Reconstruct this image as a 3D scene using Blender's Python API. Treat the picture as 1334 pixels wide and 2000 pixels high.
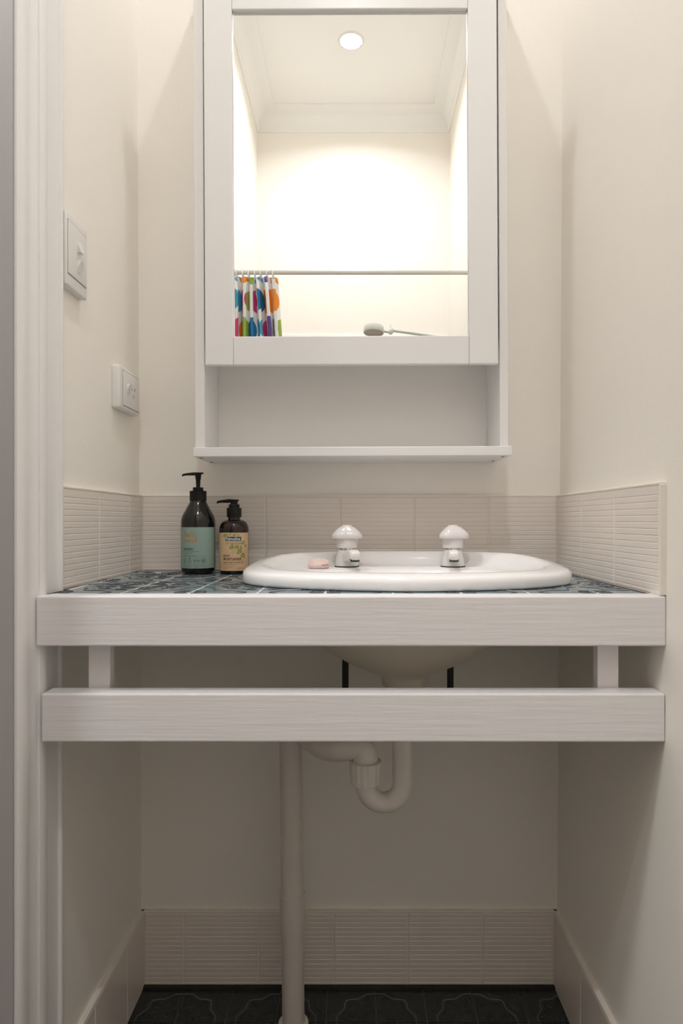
import bpy, bmesh, math, random
from mathutils import Vector, Matrix
random.seed(7)
for o in list(bpy.data.objects):
    bpy.data.objects.remove(o)
scene = bpy.context.scene
COL = scene.collection
PI = math.pi

# ------------------------------------------------------------------ camera
F = 1287.0                      # focal length in pixels of the 1334 x 2000 frame
VX, VY, EYE = 695.0, 1018.0, 0.93
cam = bpy.data.cameras.new('camera')
cam.sensor_fit = 'VERTICAL'
cam.sensor_height = 36.0
cam.lens = F / 2000 * 36
cam.shift_x = -(VX - 667) / 2000
cam.shift_y = (VY - 1000) / 2000
cam.clip_start = 0.01
camo = bpy.data.objects.new('camera', cam)
COL.objects.link(camo)
camo.location = (0, 0, EYE)
camo.rotation_euler = (PI / 2, 0, 0)
scene.camera = camo

# ------------------------------------------------------------------ world, exposure
w = bpy.data.worlds.new('world')
scene.world = w
w.use_nodes = True
w.node_tree.nodes['Background'].inputs[0].default_value = (0.9, 0.95, 1, 1)
w.node_tree.nodes['Background'].inputs[1].default_value = 0.02
scene.view_settings.view_transform = 'Standard'
scene.view_settings.look = 'None'
scene.view_settings.gamma = 1
scene.view_settings.use_curve_mapping = False
scene.view_settings.exposure = 0.31
scene.cycles.max_bounces = 14
scene.cycles.diffuse_bounces = 10
scene.cycles.glossy_bounces = 8
SHOWER_W, ALCOVE_W, HALL_FILL_W = 5.3, 2.9, 11.4            # the two ceiling downlights, then the added hall fill
SHOWER_SPREAD, ALCOVE_SPREAD = 150, 150   # their beam angles
LIGHT_COL = (0.945, 0.957, 1.0)
HALL_FILL_COL = (0.935, 0.955, 1.0)

# ------------------------------------------------------------------ helpers
ORI = {}
def lin(r, g, b):
    f = lambda c: c / 12.92 if c <= 0.04045 else ((c + 0.055) / 1.055) ** 2.4
    return (f(r / 255), f(g / 255), f(b / 255), 1)

def px(x, y, d):
    return Vector(((x - VX) * d / F, d, EYE + (VY - y) * d / F))

class MB:
    def __init__(self):
        self.v, self.f, self.m = [], [], []
    def face(self, pts, mi=0):
        n = len(self.v)
        self.v += [tuple(p) for p in pts]
        self.f.append(tuple(range(n, n + len(pts))))
        self.m.append(mi)
    def grid(self, rows, mi=0, closed=False, flip=False):
        n = len(self.v)
        c = len(rows[0])
        for r in rows:
            self.v += [tuple(p) for p in r]
        for i in range(len(rows) - 1):
            for j in range(c if closed else c - 1):
                k = (j + 1) % c
                q = (n + i * c + j, n + i * c + k, n + (i + 1) * c + k, n + (i + 1) * c + j)
                self.f.append(q[::-1] if flip else q)
                self.m.append(mi)
        return n
    def cap(self, ring, mi=0, flip=False):
        n = len(self.v)
        self.v += [tuple(p) for p in ring]
        t = tuple(range(n, n + len(ring)))
        self.f.append(t[::-1] if flip else t)
        self.m.append(mi)
    def box(self, x0, x1, y0, y1, z0, z1, mi=0, bev=0.0, seg=2):
        bm = bmesh.new()
        bmesh.ops.create_cube(bm, size=1)
        for v in bm.verts:
            v.co = ((x0 + x1) / 2 + v.co.x * (x1 - x0), (y0 + y1) / 2 + v.co.y * (y1 - y0), (z0 + z1) / 2 + v.co.z * (z1 - z0))
        if bev > 0:
            bmesh.ops.bevel(bm, geom=bm.edges[:], offset=bev, segments=seg, profile=0.5, affect='EDGES')
        self.addbm(bm, mi)
        return self
    def addbm(self, bm, mi=0, M=None):
        n = len(self.v)
        bm.verts.ensure_lookup_table()
        bm.verts.index_update()
        for v in bm.verts:
            self.v.append(tuple(M @ v.co if M else v.co))
        for f in bm.faces:
            self.f.append(tuple(n + v.index for v in f.verts))
            self.m.append(mi)
        bm.free()
    def lathe(self, prof, cx=0, cy=0, seg=40, mi=0, M=None, capb=True, capt=True):
        rows = []
        for r, z in prof:
            rows.append([Vector((cx + r * math.cos(2 * PI * k / seg), cy + r * math.sin(2 * PI * k / seg), z)) for k in range(seg)])
        if M:
            rows = [[M @ p for p in r] for r in rows]
        self.grid(rows, mi, closed=True)
        if capb: self.cap(rows[0], mi, flip=True)
        if capt: self.cap(rows[-1], mi)
        return self
    def tube(self, pts, rad, seg=20, mi=0, caps=True):
        pts = [Vector(p) for p in pts]
        rads = rad if isinstance(rad, (list, tuple)) else [rad] * len(pts)
        t0 = (pts[1] - pts[0]).normalized()
        up = Vector((0, 0, 1)) if abs(t0.z) < 0.9 else Vector((0, 1, 0))
        n = (up - t0 * up.dot(t0)).normalized()
        rows = []
        for i, p in enumerate(pts):
            a = pts[max(i - 1, 0)]
            b = pts[min(i + 1, len(pts) - 1)]
            t = (b - a).normalized()
            n = (n - t * n.dot(t)).normalized()
            bn = t.cross(n)
            rows.append([p + (n * math.cos(2 * PI * k / seg) + bn * math.sin(2 * PI * k / seg)) * rads[i] for k in range(seg)])
        self.grid(rows, mi, closed=True)
        if caps:
            self.cap(rows[0], mi, flip=True)
            self.cap(rows[-1], mi)
        return self
    def mesh(self, name, mats, off=Vector((0, 0, 0)), smooth=False, angle=35):
        me = bpy.data.meshes.new(name)
        me.from_pydata([(a - off[0], b - off[1], c - off[2]) for a, b, c in self.v], [], self.f)
        for m in (mats if isinstance(mats, (list, tuple)) else [mats]):
            me.materials.append(m)
        for p, mi in zip(me.polygons, self.m):
            p.material_index = mi
        bm = bmesh.new()
        bm.from_mesh(me)
        bmesh.ops.remove_doubles(bm, verts=bm.verts, dist=1e-6)
        bmesh.ops.recalc_face_normals(bm, faces=bm.faces)
        if smooth:
            for f in bm.faces: f.smooth = True
            for e in bm.edges:
                if len(e.link_faces) == 2 and e.calc_face_angle(0) > math.radians(angle):
                    e.smooth = False
        bm.to_mesh(me)
        bm.free()
        return me

def world_origin(o):
    return ORI.get(o.name, Vector((0, 0, 0)))

def place(o, parent, origin):
    COL.objects.link(o)
    ORI[o.name] = Vector(origin)
    if parent:
        o.parent = parent
        o.location = Vector(origin) - world_origin(parent)
    else:
        o.location = origin
    return o

def obj(name, mb, mats, parent=None, smooth=False, angle=35, origin=None):
    """link one mesh object, its vertices given in world coordinates"""
    if origin is None:
        xs, ys, zs = zip(*mb.v)
        origin = Vector(((min(xs) + max(xs)) / 2, (min(ys) + max(ys)) / 2, min(zs)))
    me = mb.mesh(name, mats, Vector(origin), smooth, angle)
    return place(bpy.data.objects.new(name, me), parent, origin)

def inst(name, me, parent, origin, rotz=0):
    o = bpy.data.objects.new(name, me)
    place(o, parent, origin)
    o.rotation_euler = (0, 0, rotz)
    return o

def thing(name, label, cat, loc, group=None):
    o = bpy.data.objects.new(name, None)
    o.empty_display_size = 0.05
    place(o, None, loc)
    return tag(o, label, cat, group)

def tag(o, label, cat, group=None, kind=None):
    o['label'] = label
    o['category'] = cat
    if group: o['group'] = group
    if kind: o['kind'] = kind
    return o

def struct(o, label, cat):
    return tag(o, label, cat, kind='structure')

# ------------------------------------------------------------------ materials
def material(name, color, rough=0.5, metal=0.0, var=0.0, vscale=8.0, bump=0.0, bscale=200.0, stretch=(1, 1, 1), coat=0.0, spec=0.5, trans=0.0, sss=0.0, ior=1.5):
    m = bpy.data.materials.new(name)
    m.use_nodes = True
    nt = m.node_tree
    b = nt.nodes['Principled BSDF']
    c = color if len(color) == 4 else (*color, 1)
    b.inputs['Base Color'].default_value = c
    b.inputs['Roughness'].default_value = rough
    b.inputs['Metallic'].default_value = metal
    b.inputs['Coat Weight'].default_value = coat
    b.inputs['Coat Roughness'].default_value = 0.08
    b.inputs['Specular IOR Level'].default_value = spec
    b.inputs['Transmission Weight'].default_value = trans
    b.inputs['IOR'].default_value = ior
    if var or bump:
        tc = nt.nodes.new('ShaderNodeTexCoord')
        mp = nt.nodes.new('ShaderNodeMapping')
        mp.inputs['Scale'].default_value = stretch
        nt.links.new(tc.outputs['Object'], mp.inputs['Vector'])
    if var:
        nz = nt.nodes.new('ShaderNodeTexNoise')
        nz.inputs['Scale'].default_value = vscale
        nz.inputs['Detail'].default_value = 4
        nt.links.new(mp.outputs[0], nz.inputs['Vector'])
        mx = nt.nodes.new('ShaderNodeMix')
        mx.data_type = 'RGBA'
        mx.inputs['A'].default_value = tuple(min(1, x * (1 + var)) for x in c[:3]) + (1,)
        mx.inputs['B'].default_value = tuple(x * (1 - var) for x in c[:3]) + (1,)
        nt.links.new(nz.outputs['Fac'], mx.inputs['Factor'])
        nt.links.new(mx.outputs['Result'], b.inputs['Base Color'])
    if bump:
        nb = nt.nodes.new('ShaderNodeTexNoise')
        nb.inputs['Scale'].default_value = bscale
        nb.inputs['Detail'].default_value = 3
        nt.links.new(mp.outputs[0], nb.inputs['Vector'])
        bp = nt.nodes.new('ShaderNodeBump')
        bp.inputs['Strength'].default_value = bump
        bp.inputs['Distance'].default_value = 0.001
        nt.links.new(nb.outputs['Fac'], bp.inputs['Height'])
        nt.links.new(bp.outputs[0], b.inputs['Normal'])
    return m

def emitter(name, color, strength):
    m = bpy.data.materials.new(name)
    m.use_nodes = True
    b = m.node_tree.nodes['Principled BSDF']
    b.inputs['Base Color'].default_value = (0.9, 0.9, 0.9, 1)
    b.inputs['Emission Color'].default_value = (*color, 1)
    b.inputs['Emission Strength'].default_value = strength
    return m

M = {}
M['wall'] = material('cream_wall_paint', (0.885, 0.850, 0.790), 0.55, var=0.02, vscale=5, bump=0.25, bscale=260)
M['ceiling'] = material('ceiling_paint', (0.86, 0.85, 0.825), 0.7, bump=0.1)
M['trim'] = material('white_gloss_trim', (0.83, 0.815, 0.81), 0.32, bump=0.12, bscale=90, stretch=(1, 1, 0.06))
M['board'] = material('brushed_white_board_paint', (0.79, 0.765, 0.765), 0.36, var=0.02, vscale=30, bump=0.45, bscale=160, stretch=(0.05, 1, 1))
M['post'] = material('white_post_paint', (0.79, 0.765, 0.765), 0.36, bump=0.3, bscale=160, stretch=(1, 1, 0.06))
M['door'] = material('door_grey', (0.34, 0.33, 0.325), 0.45, bump=0.1)  # one even grey for the door leaf and its linings
M['cab'] = material('cabinet_white_lacquer', (0.83, 0.825, 0.82), 0.3, bump=0.04, bscale=120, stretch=(1, 1, 0.1))
M['cabin'] = material('cabinet_white_panel', (0.87, 0.855, 0.83), 0.35)
M['mirror'] = material('mirror_silver', (0.93, 0.94, 0.93), 0.005, metal=1.0)
M['tile'] = material('ribbed_beige_tile', (0.80, 0.735, 0.68), 0.30, var=0.025, vscale=14)
M['grout'] = material('pale_grout', (0.82, 0.77, 0.70), 0.85, var=0.06, vscale=60, bump=0.4, bscale=400)
M['grime'] = material('dark_grout_gap', (0.035, 0.03, 0.026), 0.9, var=0.3, vscale=80)
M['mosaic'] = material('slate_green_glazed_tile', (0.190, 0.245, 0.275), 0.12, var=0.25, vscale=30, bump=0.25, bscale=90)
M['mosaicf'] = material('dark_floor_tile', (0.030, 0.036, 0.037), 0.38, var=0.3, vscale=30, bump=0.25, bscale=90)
M['mline'] = material('dark_relief_line', (0.035, 0.045, 0.050), 0.25)
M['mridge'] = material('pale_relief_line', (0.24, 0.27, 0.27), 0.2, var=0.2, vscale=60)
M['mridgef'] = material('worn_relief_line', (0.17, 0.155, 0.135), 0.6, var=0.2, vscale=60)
M['fgrout'] = material('floor_grout', (0.20, 0.18, 0.155), 0.9, var=0.2, vscale=60)
M['cgrout'] = material('counter_grout', (0.62, 0.62, 0.60), 0.8, var=0.3, vscale=40)
M['ceramic'] = material('white_ceramic', (0.86, 0.845, 0.84), 0.10, coat=0.3)
M['bisque'] = material('unglazed_ceramic', (0.62, 0.56, 0.47), 0.6, var=0.06, vscale=20)
M['plastic'] = material('white_plastic', (0.78, 0.76, 0.74), 0.28)
M['switch'] = material('switch_plastic', (0.76, 0.74, 0.72), 0.3)
M['slot'] = material('dark_slot', (0.16, 0.14, 0.12), 0.8)
M['acrylic'] = material('milky_acrylic', (0.84, 0.80, 0.80), 0.18, trans=0.12)
M['chrome'] = material('chrome', (0.75, 0.73, 0.70), 0.12, metal=1.0)
M['rubber'] = material('black_rubber', (0.015, 0.014, 0.013), 0.6)
M['outlet'] = material('green_nozzle', (0.02, 0.05, 0.045), 0.5)
M['pvc'] = material('white_pvc', (0.70, 0.65, 0.60), 0.35, var=0.03, vscale=10)
M['soap'] = material('pink_soap', (0.78, 0.62, 0.58), 0.5, var=0.06, vscale=60)
M['soapcrack'] = material('soap_crack', (0.55, 0.27, 0.12), 0.7)
M['black'] = material('black_pump_plastic', (0.008, 0.0075, 0.007), 0.45, spec=0.25)
M['bot1'] = material('dark_green_black_bottle', (0.008, 0.0075, 0.006), 0.10, coat=0.1)
M['bot2'] = material('dark_amber_bottle', (0.016, 0.006, 0.004), 0.08, coat=0.1)
M['lab1'] = material('sage_green_label', lin(146, 170, 162), 0.55)
M['lab2'] = material('peach_label', lin(222, 188, 148), 0.5)
M['gold'] = material('copper_foil_print', (0.62, 0.30, 0.07), 0.28, metal=0.4)
M['ink'] = material('dark_green_ink', (0.035, 0.05, 0.045), 0.6)
M['inkb'] = material('brown_ink', (0.07, 0.035, 0.02), 0.6)
M['inkf'] = material('fine_brown_ink', (0.25, 0.15, 0.08), 0.6)
M['teal'] = material('teal_badge', (0.0, 0.09, 0.12), 0.5)
M['white'] = material('white_ink', (0.8, 0.85, 0.85), 0.5)
M['leaf'] = material('green_leaf_print', (0.20, 0.28, 0.05), 0.5, var=0.3, vscale=150)
M['leaf2'] = material('pale_leaf_print', (0.52, 0.50, 0.22), 0.5)
M['rod'] = material('white_rod_enamel', (0.72, 0.70, 0.66), 0.3)
M['ring'] = material('clear_curtain_ring', (0.88, 0.88, 0.88), 0.15, trans=0.15)
M['shower'] = material('pale_grey_shower_plastic', (0.60, 0.62, 0.58), 0.3)
M['sface'] = material('shower_face', (0.45, 0.40, 0.33), 0.5)
M['lens'] = emitter('lit_downlight_lens', (1.0, 0.99, 0.97), 14.0)

# curtain cloth: white with big coloured ovals
def curtain_mat():
    m = bpy.data.materials.new('dotted_curtain_cloth')
    m.use_nodes = True
    nt = m.node_tree
    N, L = nt.nodes, nt.links
    b = N['Principled BSDF']
    b.inputs['Roughness'].default_value = 0.7
    uv = N.new('ShaderNodeUVMap')
    sp = N.new('ShaderNodeSeparateXYZ')
    L.new(uv.outputs[0], sp.inputs[0])
    def math_(op, a, c=None):
        n = N.new('ShaderNodeMath')
        n.operation = op
        for i, x in enumerate((a, c)):
            if x is None: continue
            if isinstance(x, (int, float)): n.inputs[i].default_value = x
            else: L.new(x, n.inputs[i])
        return n.outputs[0]
    u = math_('DIVIDE', sp.outputs[0], 0.088)
    v = math_('DIVIDE', sp.outputs[1], 0.104)
    row = math_('FLOOR', v)
    odd = math_('MULTIPLY', math_('MODULO', math_('ADD', row, 100), 2), 0.5)
    u2 = math_('ADD', u, odd)
    cx = math_('FLOOR', u2)
    fu = math_('SUBTRACT', math_('SUBTRACT', u2, cx), 0.5)
    fv = math_('SUBTRACT', math_('SUBTRACT', v, row), 0.5)
    r = math_('SQRT', math_('ADD', math_('MULTIPLY', fu, fu), math_('MULTIPLY', fv, fv)))
    inside = math_('LESS_THAN', r, 0.40)
    cb = N.new('ShaderNodeCombineXYZ')
    L.new(cx, cb.inputs[0]); L.new(row, cb.inputs[1])
    wn = N.new('ShaderNodeTexWhiteNoise')
    wn.noise_dimensions = '2D'
    L.new(cb.outputs[0], wn.inputs['Vector'])
    cr = N.new('ShaderNodeValToRGB')
    cr.color_ramp.interpolation = 'CONSTANT'
    cols = [lin(60, 150, 185), lin(205, 55, 115), lin(85, 65, 135), lin(232, 140, 35), lin(20, 110, 160), lin(150, 180, 70)]
    els = cr.color_ramp.elements
    els[0].position, els[0].color = 0, cols[0]
    els[1].position, els[1].color = 1 / 6, cols[1]
    for k in range(2, 6):
        e = els.new(k / 6)
        e.color = cols[k]
    L.new(wn.outputs['Value'], cr.inputs[0])
    mx = N.new('ShaderNodeMix')
    mx.data_type = 'RGBA'
    mx.inputs['A'].default_value = (0.80, 0.79, 0.78, 1)
    L.new(inside, mx.inputs['Factor'])
    L.new(cr.outputs[0], mx.inputs['B'])
    L.new(mx.outputs['Result'], b.inputs['Base Color'])
    return m
M['curtain'] = curtain_mat()

# ------------------------------------------------------------------ room shell
YB, YF = 1.322, -0.577           # alcove wall, wall behind the camera
CEIL = 2.75
XL = lambda z: -0.4386 + (1.976 - z) * 0.0045
XR = lambda z: 0.4160 - (1.976 - z) * 0.0067
CZ = 0.831                       # counter top
T = 0.008                        # wall tile thickness

def side_prism(mb, fx, sgn, y0, y1, z0, z1, th=0.1):
    a = [(fx(z0), y0, z0), (fx(z0), y1, z0), (fx(z1), y1, z1), (fx(z1), y0, z1)]
    b = [(p[0] + sgn * th, p[1], p[2]) for p in a]
    mb.face(a); mb.face(b)
    for i in range(4):
        j = (i + 1) % 4
        mb.face([a[i], a[j], b[j], b[i]])

DOOR0, DOOR1, DOORH = 0.150, 0.822, 2.05
mb = MB()
mb.box(-1.72, 0.60, YF - 0.1, YB + 0.1, -0.06, -0.0025)
floor = struct(obj('floor', mb, M['fgrout']), 'dark patterned tile floor under the vanity', 'floor')
mb = MB()
mb.box(-1.72, 0.60, YF - 0.1, YB + 0.1, CEIL, CEIL + 0.06)
ceiling = struct(obj('ceiling', mb, M['ceiling']), 'plain white ceiling seen in the mirror', 'ceiling')
mb = MB()
mb.box(-0.54, 0.52, YB, YB + 0.1, -0.0025, CEIL)
wall_back = struct(obj('wall_back', mb, M['wall']), 'cream painted alcove wall behind the basin', 'wall')
mb = MB()
mb.box(-0.54, 0.52, YF - 0.1, YF, -0.0025, CEIL)
wall_front = struct(obj('wall_front', mb, M['wall']), 'cream shower wall seen in the mirror', 'wall')
mb = MB()
side_prism(mb, XL, -1, DOOR1, YB, -0.0025, CEIL)
side_prism(mb, XL, -1, YF, DOOR0, -0.0025, CEIL)
side_prism(mb, XL, -1, DOOR0, DOOR1, DOORH, CEIL)
wall_left = struct(obj('wall_left', mb, M['wall']), 'cream painted wall with the switches, left of the basin', 'wall')
mb = MB()
side_prism(mb, XR, 1, YF, YB, -0.0025, CEIL)
wall_right = struct(obj('wall_right', mb, M['wall']), 'cream painted wall right of the basin', 'wall')

# cornice (coved), running round the whole room
prof = [(0.0, -0.082), (0.006, -0.082), (0.008, -0.074)]
for k in range(9):
    a = PI / 2 * k / 8
    prof.append((0.076 - 0.066 * math.cos(a), -0.072 + 0.064 * math.sin(a)))
prof += [(0.082, -0.006), (0.082, 0.0)]
rows = []
for o_, dz in prof:
    z = CEIL + dz
    rows.append([(XL(z) + o_, YF + o_, z), (XR(z) - o_, YF + o_, z), (XR(z) - o_, YB - o_, z), (XL(z) + o_, YB - o_, z)])
mb = MB()
mb.grid(rows, closed=True)
struct(obj('trim_1', mb, M['ceiling'], smooth=True, angle=50), 'white coved cornice under the ceiling, seen in the mirror', 'cornice')

# ------------------------------------------------------------------ door, jamb and architrave on the left wall
door = thing('door_1', 'grey door lining at the left edge, its leaf swung open into the hall', 'door', (-0.50, (DOOR0 + DOOR1) / 2, 0))
door['kind'] = 'structure'
mb = MB()
mb.box(-1.20, -0.552, 0.110, 0.146, 0.006, DOORH - 0.025, bev=0.002)
leaf = obj('door_leaf', mb, M['door'], door)
for ya, sg in ((0.146, 1), (0.110, -1)):
    mb = MB()
    mb.lathe([(0.026, 0), (0.026, 0.006), (0.01, 0.009), (0.01, 0.035), (0.022, 0.042), (0.026, 0.054), (0.018, 0.064), (0.0, 0.066)], seg=24,
             M=Matrix.Translation((-1.14, ya, 1.0)) @ Matrix.Rotation(-sg * PI / 2, 4, 'X'))
    obj('door_knob', mb, M['chrome'], leaf, smooth=True)
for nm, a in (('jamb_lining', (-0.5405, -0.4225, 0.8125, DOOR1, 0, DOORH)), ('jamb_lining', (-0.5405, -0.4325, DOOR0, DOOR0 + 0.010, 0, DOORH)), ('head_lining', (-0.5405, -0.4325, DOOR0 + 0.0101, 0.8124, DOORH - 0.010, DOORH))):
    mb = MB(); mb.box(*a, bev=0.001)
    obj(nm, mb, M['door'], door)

# hall beyond the open door
HX0, HY0, HY1 = -1.62, YF, YB
mb = MB(); mb.box(HX0 - 0.1, HX0, HY0 - 0.1, HY1 + 0.1, -0.0025, CEIL)
struct(obj('wall_hall', mb, M['wall']), 'cream hall wall beyond the open doorway', 'wall')
mb = MB(); mb.box(HX0, -0.541, HY0 - 0.1, HY0, -0.0025, CEIL)
struct(obj('wall_hall_front', mb, M['wall']), 'cream end wall of the hall, behind the camera', 'wall')
mb = MB(); mb.box(HX0, -0.541, HY1, HY1 + 0.1, -0.0025, CEIL)
struct(obj('wall_hall_back', mb, M['wall']), 'cream end wall of the hall, beyond the alcove', 'wall')

# moulded architrave profile: (depth along the wall, X of the face)
AR = [(0.957, -0.4375), (0.957, -0.4262), (0.9555, -0.4250), (0.9455, -0.4245), (0.9450, -0.4200), (0.9430, -0.4185), (0.9400, -0.4180),
      (0.9375, -0.4188), (0.9368, -0.4215), (0.9365, -0.4232), (0.8975, -0.4222), (0.8970, -0.4205), (0.8930, -0.4182), (0.8880, -0.4172), (0.8820, -0.4168),
      (0.8770, -0.4175), (0.8735, -0.4190), (0.8733, -0.4210), (0.8700, -0.4218), (0.862, -0.4235), (0.854, -0.4238), (0.8475, -0.4228), (0.8430, -0.4210),
      (0.8428, -0.4185), (0.8380, -0.4170), (0.832, -0.4162), (0.825, -0.4160), (0.819, -0.4168), (0.8155, -0.4195), (0.8145, -0.4250), (0.8145, -0.4375)]
def architrave(pts, mb, z0, z1):
    rows = [[(x, y, z) for (y, x) in pts] for z in (z0, z1)]
    mb.grid(rows)
    mb.cap(rows[0]); mb.cap(rows[1])
mb = MB()
architrave(AR, mb, 0, DOORH + 0.135)
struct(obj('trim_2', mb, M['trim'], smooth=True, angle=32), 'white moulded door architrave at the left edge', 'architrave')
mb = MB()
rows = [[(x, y_, DOORH + (y - 0.822)) for (y, x) in AR] for y_ in (DOOR0 - 0.0, 0.812)]
mb.grid(rows); mb.cap(rows[0]); mb.cap(rows[1])
struct(obj('trim_3', mb, M['trim'], smooth=True, angle=50), 'white moulded door head architrave above the door', 'architrave')

# ------------------------------------------------------------------ ribbed wall tiles
def rib_tile(w_, h_, t=T, n=16, ribs=True):
    """tile standing on its lower left back corner, front face towards -Y"""
    mb = MB()
    e = 0.0012
    zs = [(0.0, -t + e), (e, -t)]
    if ribs:
        for k in range(n):
            zc = (k + 0.6) * 0.146 / n
            if zc > h_ - 0.004: break
            zs += [(zc - 0.0012, -t), (zc, -t + 0.0007), (zc + 0.0012, -t)]
    zs += [(h_ - e, -t), (h_, -t + e)]
    rows = [[(0, y + e, z), (e, y, z), (w_ - e, y, z), (w_, y + e, z)] for z, y in zs]
    mb.grid(rows)
    mb.face([(0, 0, 0), (w_, 0, 0), (w_, -t + e, 0), (0, -t + e, 0)])
    mb.face([(0, 0, h_), (w_, 0, h_), (w_, -t + e, h_), (0, -t + e, h_)])
    for x in (0, w_):
        mb.face([(x, 0, 0), (x, 0, h_), (x, -t + 2 * e, h_), (x, -t + 2 * e, 0)])
    return mb.mesh('ribbed_tile', M['tile'])
TILES = {}
def tile_mesh(w_, h_, ribs=True):
    k = (round(w_, 4), round(h_, 4), ribs)
    if k not in TILES: TILES[k] = rib_tile(w_, h_, ribs=ribs)
    return TILES[k]
J = 0.0026
def back_tiles(xs, z0, h_, name):
    for a, b in zip(xs, xs[1:]):
        inst(name, tile_mesh(b - a - J, h_), wall_back, Vector((a + J / 2, YB - 0.0005, z0)))
def side_tiles(ys, z0, h_, name, wall, left, ribs=True):
    zc = z0 + h_ / 2
    for a, b in zip(ys, ys[1:]):            # a < b, depth
        if left:                            # front face looks to +X
            inst(name, tile_mesh(b - a - J, h_, ribs), wall, Vector((XL(zc), a + J / 2, z0)), PI / 2)
        else:
            inst(name, tile_mesh(b - a - J, h_, ribs), wall, Vector((XR(zc), b - J / 2, z0)), -PI / 2)
s_ = 1.314 / F
xb = [XL(0.9) + T] + [(x - VX) * s_ for x in (374, 519, 664, 808.5, 954)] + [XR(0.9) - T]
back_tiles(xb, CZ + 0.001, 0.146, 'splash_tile')
side_tiles([0.9575, 1.094, 1.240, YB - 0.001], CZ + 0.001, 0.146, 'splash_tile', wall_left, True)
side_tiles([0.873, 1.023, 1.173, YB - 0.001], CZ + 0.001, 0.146, 'splash_tile', wall_right, False)
xb = [XL(0.07) + T] + [(x - VX) * s_ for x in (360, 506, 652, 797, 943)] + [XR(0.07) - T]
back_tiles(xb, 0.006, 0.141, 'skirting_tile')
side_tiles([0.96, 1.067, 1.218, YB - 0.001], 0.003, 0.143, 'skirting_tile', wall_left, True, False)
side_tiles([0.56, 0.709, 0.859, 1.009, 1.159, YB - 0.001], 0.003, 0.143, 'skirting_tile', wall_right, False, False)

# grout bed behind the tiles and the bead on their top edge
def strip(name, wall, x0, x1, y0, y1, z0, z1, m='grout', bev=0.0):
    mb = MB()
    mb.box(x0, x1, y0, y1, z0, z1, bev=bev)
    return obj(name, mb, M[m], wall)
for z0, z1 in ((CZ - 0.02, CZ + 0.147), (0.0, 0.148)):
    zc = (z0 + z1) / 2
    strip('grout_bed', wall_back, XL(zc), XR(zc), YB - T + 0.0009, YB + 0.002, z0, z1)
    ya = 0.9575 if z0 > 0.5 else 0.96
    strip('grout_bed', wall_left, XL(zc) - 0.002, XL(zc) + T - 0.0009, ya, YB, z0, z1)
    yr = 0.873 if z0 > 0.5 else 0.56
    strip('grout_bed', wall_right, XR(zc) - T + 0.0009, XR(zc) + 0.002, yr, YB, z0, z1)
    strip('grout_bead', wall_back, XL(zc), XR(zc), YB - T - 0.0005, YB + 0.002, z1, z1 + 0.0045, bev=0.0015)
    strip('grout_bead', wall_left, XL(zc) - 0.002, XL(zc) + T + 0.0005, ya, YB, z1, z1 + 0.0045, bev=0.0015)
    strip('grout_bead', wall_right, XR(zc) - T - 0.0005, XR(zc) + 0.002, yr - 0.006, YB, z1, z1 + 0.0045, bev=0.0015)
strip('grout_bead', wall_right, XR(0.9) - T - 0.0005, XR(0.9) + 0.002, 0.8665, 0.8725, CZ + 0.001, CZ + 0.149, bev=0.0015)
strip('floor_joint', wall_back, XL(0.0), XR(0.0), YB - T - 0.006, YB - T + 0.002, -0.002, 0.0055, 'grime')

# ------------------------------------------------------------------ relief floor and counter tiles
P = 0.094
def arc(cx, cy, r, a0, a1, n=7):
    return [(cx + r * math.cos(a0 + (a1 - a0) * k / n), cy + r * math.sin(a0 + (a1 - a0) * k / n)) for k in range(n + 1)]
RIDGE = [[(0.80, 0.012), (0.79, 0.17), (0.71, 0.27), (0.645, 0.36), (0.635, 0.50), (0.605, 0.605), (0.50, 0.635), (0.36, 0.645), (0.27, 0.71), (0.17, 0.79), (0.012, 0.80)]]
HALF = [
    [(0.30, 0.45), (0.25, 0.53), (0.17, 0.55), (0.12, 0.48), (0.16, 0.41), (0.22, 0.44)],
    [(0.08, 0.40), (0.09, 0.58), (0.15, 0.68), (0.22, 0.67), (0.22, 0.60), (0.17, 0.60)],
    arc(0.86, 0.985, 0.075, PI, 2 * PI, 5),
]
LINES = [[(0.985, 0.16), (0.86, 0.29), (0.765, 0.40), (0.75, 0.56), (0.71, 0.69), (0.69, 0.71), (0.56, 0.75), (0.40, 0.765), (0.29, 0.86), (0.16, 0.985)],
         [(0.72, 0.02), (0.715, 0.15), (0.60, 0.29), (0.555, 0.38), (0.55, 0.50), (0.54, 0.54), (0.50, 0.55), (0.38, 0.555), (0.29, 0.60), (0.15, 0.715), (0.02, 0.72)],
         arc(0, 0, 0.24, 0.07, PI / 2 - 0.07, 8), arc(0, 0, 0.36, 0.05, PI / 2 - 0.05, 8),
         [(0.40, 0.40), (0.50, 0.42), (0.51, 0.51), (0.42, 0.50), (0.40, 0.40)], [(0.42, 0.46), (0.50, 0.46)],
         arc(0.88, 0.88, 0.08, 0.5, 2 * PI + 0.5, 7)]
for h in HALF:
    LINES += [h, [(b, a) for a, b in h]]
for k in range(6):
    a = PI / 2 * (k + 0.5) / 6
    LINES.append([(0.27 * math.cos(a), 0.27 * math.sin(a)), (0.33 * math.cos(a), 0.33 * math.sin(a))])

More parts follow.
